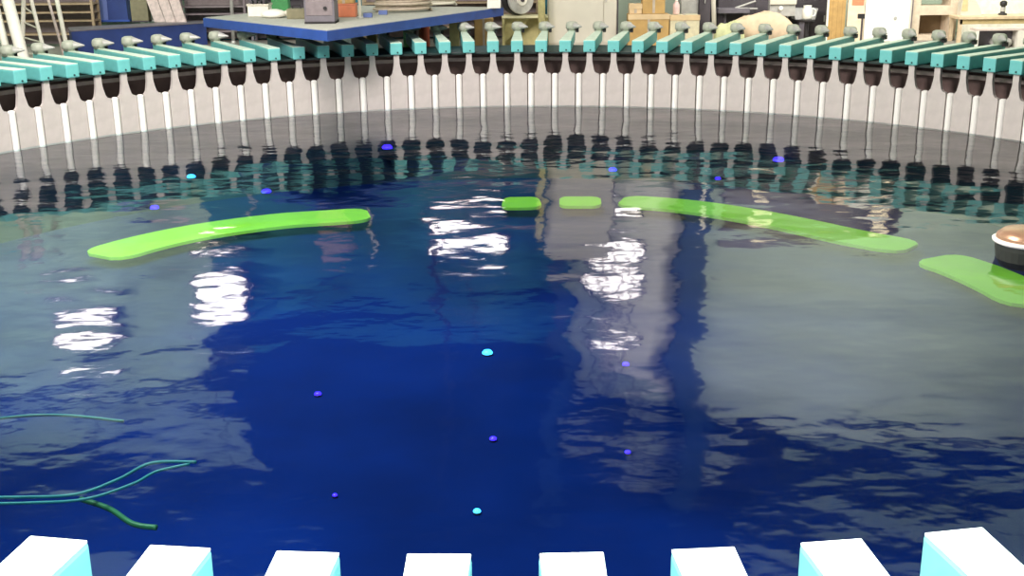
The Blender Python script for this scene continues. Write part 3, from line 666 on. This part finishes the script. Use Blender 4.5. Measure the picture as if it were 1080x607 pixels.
# framed box in front
t, wd, top = onfloor_box(1030, 1086, 30, 13.0, WHITE, 'framed_box', 'pale framed open box in front of the wooden table', 'box', .4, extra='only')
PINK = mat('pink_cream', (.72, .60, .54), .5)
part('frame_top', PINK, t, lambda b: box(b, -wd/2, wd/2, -.2, .2, top-.05, top, .006)); part('frame_side', WHITE, t, lambda b: box(b, -wd/2, -wd/2+.07, -.2, .2, 0, top-.05))
part('frame_side', WHITE, t, lambda b: box(b, wd/2-.25, wd/2, -.2, .2, 0, top-.05)); part('interior', MGREY, t, lambda b: box(b, -wd/2+.07, wd/2-.25, .1, .18, 0, top-.05))
part('contents', SILV, t, lambda b: lathe(b, [(.2, 0), (.25, .1), (.22, top-.25), (.1, top-.2)], 14, (.05, -.02, 0)), True)

# ---------------------------------------------------------------- upper hall, seen mirrored in the water
SW = lambda b: None
TIN = mat('brown_glass_window', (0.05, 0.035, 0.022), .25)
struct('window_1', TIN, lambda b: box(b, 5.7, 10.5, YB-.08, YB-.005, 2.7, 4.7))
for x, z, w_, label in ((6.7, 3.55, .55, 'small lit panel left in the dark window, mirrored in the water'), (9.9, 3.95, .45, 'small lit panel right in the dark window, mirrored in the water')):
    t = thing('lit_sign', (x, YB-.1, z), label, 'light')
    part('housing', DARKG, t, lambda b: box(b, -w_/2-.03, w_/2+.03, -.03, .018, -.33, .33)); part('diffuser', mat('warm_diffuser', (.9, .8, .6), .5, emit=(1, .8, .5), es=2.2), t, lambda b: [box(b, -w_/2, w_/2, -.04, -.03, -.28+k*.2, -.16+k*.2) for k in range(3)])
def column(x0, x1, z1, label, m, Y=16.5):
    t = thing('roof_column', ((x0+x1)/2, Y, FL), label, 'column', group=None); hw = (x1-x0)/2
    part('flange', m, t, lambda b: box(b, -hw, hw, -.17, -.14, 0, z1)); part('flange', m, t, lambda b: box(b, -hw, hw, .14, .17, 0, z1)); part('web', m, t, lambda b: box(b, -.02, .02, -.14, .14, 0, z1))
COLM = mat('dark_blue_column', (.02, .06, .11), .6)
column(4.5, 5.3, 12.3, 'dark blue roof column mirrored as the right-hand vertical stripe in the water', COLM)
column(1.0, 1.45, 11.6, 'dark roof column mirrored left of the pale grey reflection', COLM)
def high_bay(x, y, z, w_, h_, label):
    t = thing('floodlight', (x, y, z), label, 'floodlight', group='floodlights mirrored in the water')
    part('casing', DARKG, t, lambda b: prism(b, [(-w_/2-.08, -h_/2-.06), (w_/2+.08, -h_/2-.06), (w_/2+.08, h_/2+.06), (-w_/2-.08, h_/2+.06)], 0.02, .25))
    part('diffuser', LAMP, t, lambda b: prism(b, [(w_/2*math.cos(a)*(abs(math.cos(a))**-.4 if abs(math.cos(a)) > .01 else 1), h_/2*math.sin(a)*(abs(math.sin(a))**-.4 if abs(math.sin(a)) > .01 else 1)) for a in [2*math.pi*k/24+.1 for k in range(24)]], -.03, 0.02))
    part('bracket', BLACK, t, lambda b: tube(b, (0, .2, h_/2), (0, .2, 12.9-z), .03))
high_bay(-1.25, 16.2, 4.45, 1.9, 1.05, 'bright floodlight mirrored just left of the water\'s centre')
high_bay(2.75, 16.2, 5.2, 1.4, 1.7, 'bright floodlight mirrored just right of the water\'s centre')
high_bay(-7.9, 16.2, 5.9, 1.4, 1.3, 'bright floodlight mirrored below the left lime strip')
high_bay(-11.6, 16.2, 6.9, 1.8, 1.0, 'bright floodlight mirrored at the far left of the water')
# roof brace and hanging chains
bm_ = lambda a, b2, r: (lambda b: tube(b, a, b2, r))
solo('roof_brace', COLM, bm_((-4.3, 16.3, 5.4), (-8.2, 16.3, 8.2), .14), 'dark diagonal roof brace mirrored left of centre in the water', 'brace')
for k, x in enumerate((2.2, 2.55, 2.9, 3.2)):
    solo('hanging_cable', BLACK, bm_((x, 16.0, 4.6), (x, 16.0, 12.9), .03), ('leftmost', 'second', 'third', 'rightmost')[k] + ' of four thin cables mirrored across the right floodlight', 'cable', 'hanging cables')
solo('hanging_pipe', BLACK, bm_((-1.95, 16.0, 4.3), (-2.1, 16.0, 12.9), .09), 'dark hanging pipe mirrored beside the central floodlight', 'pipe')
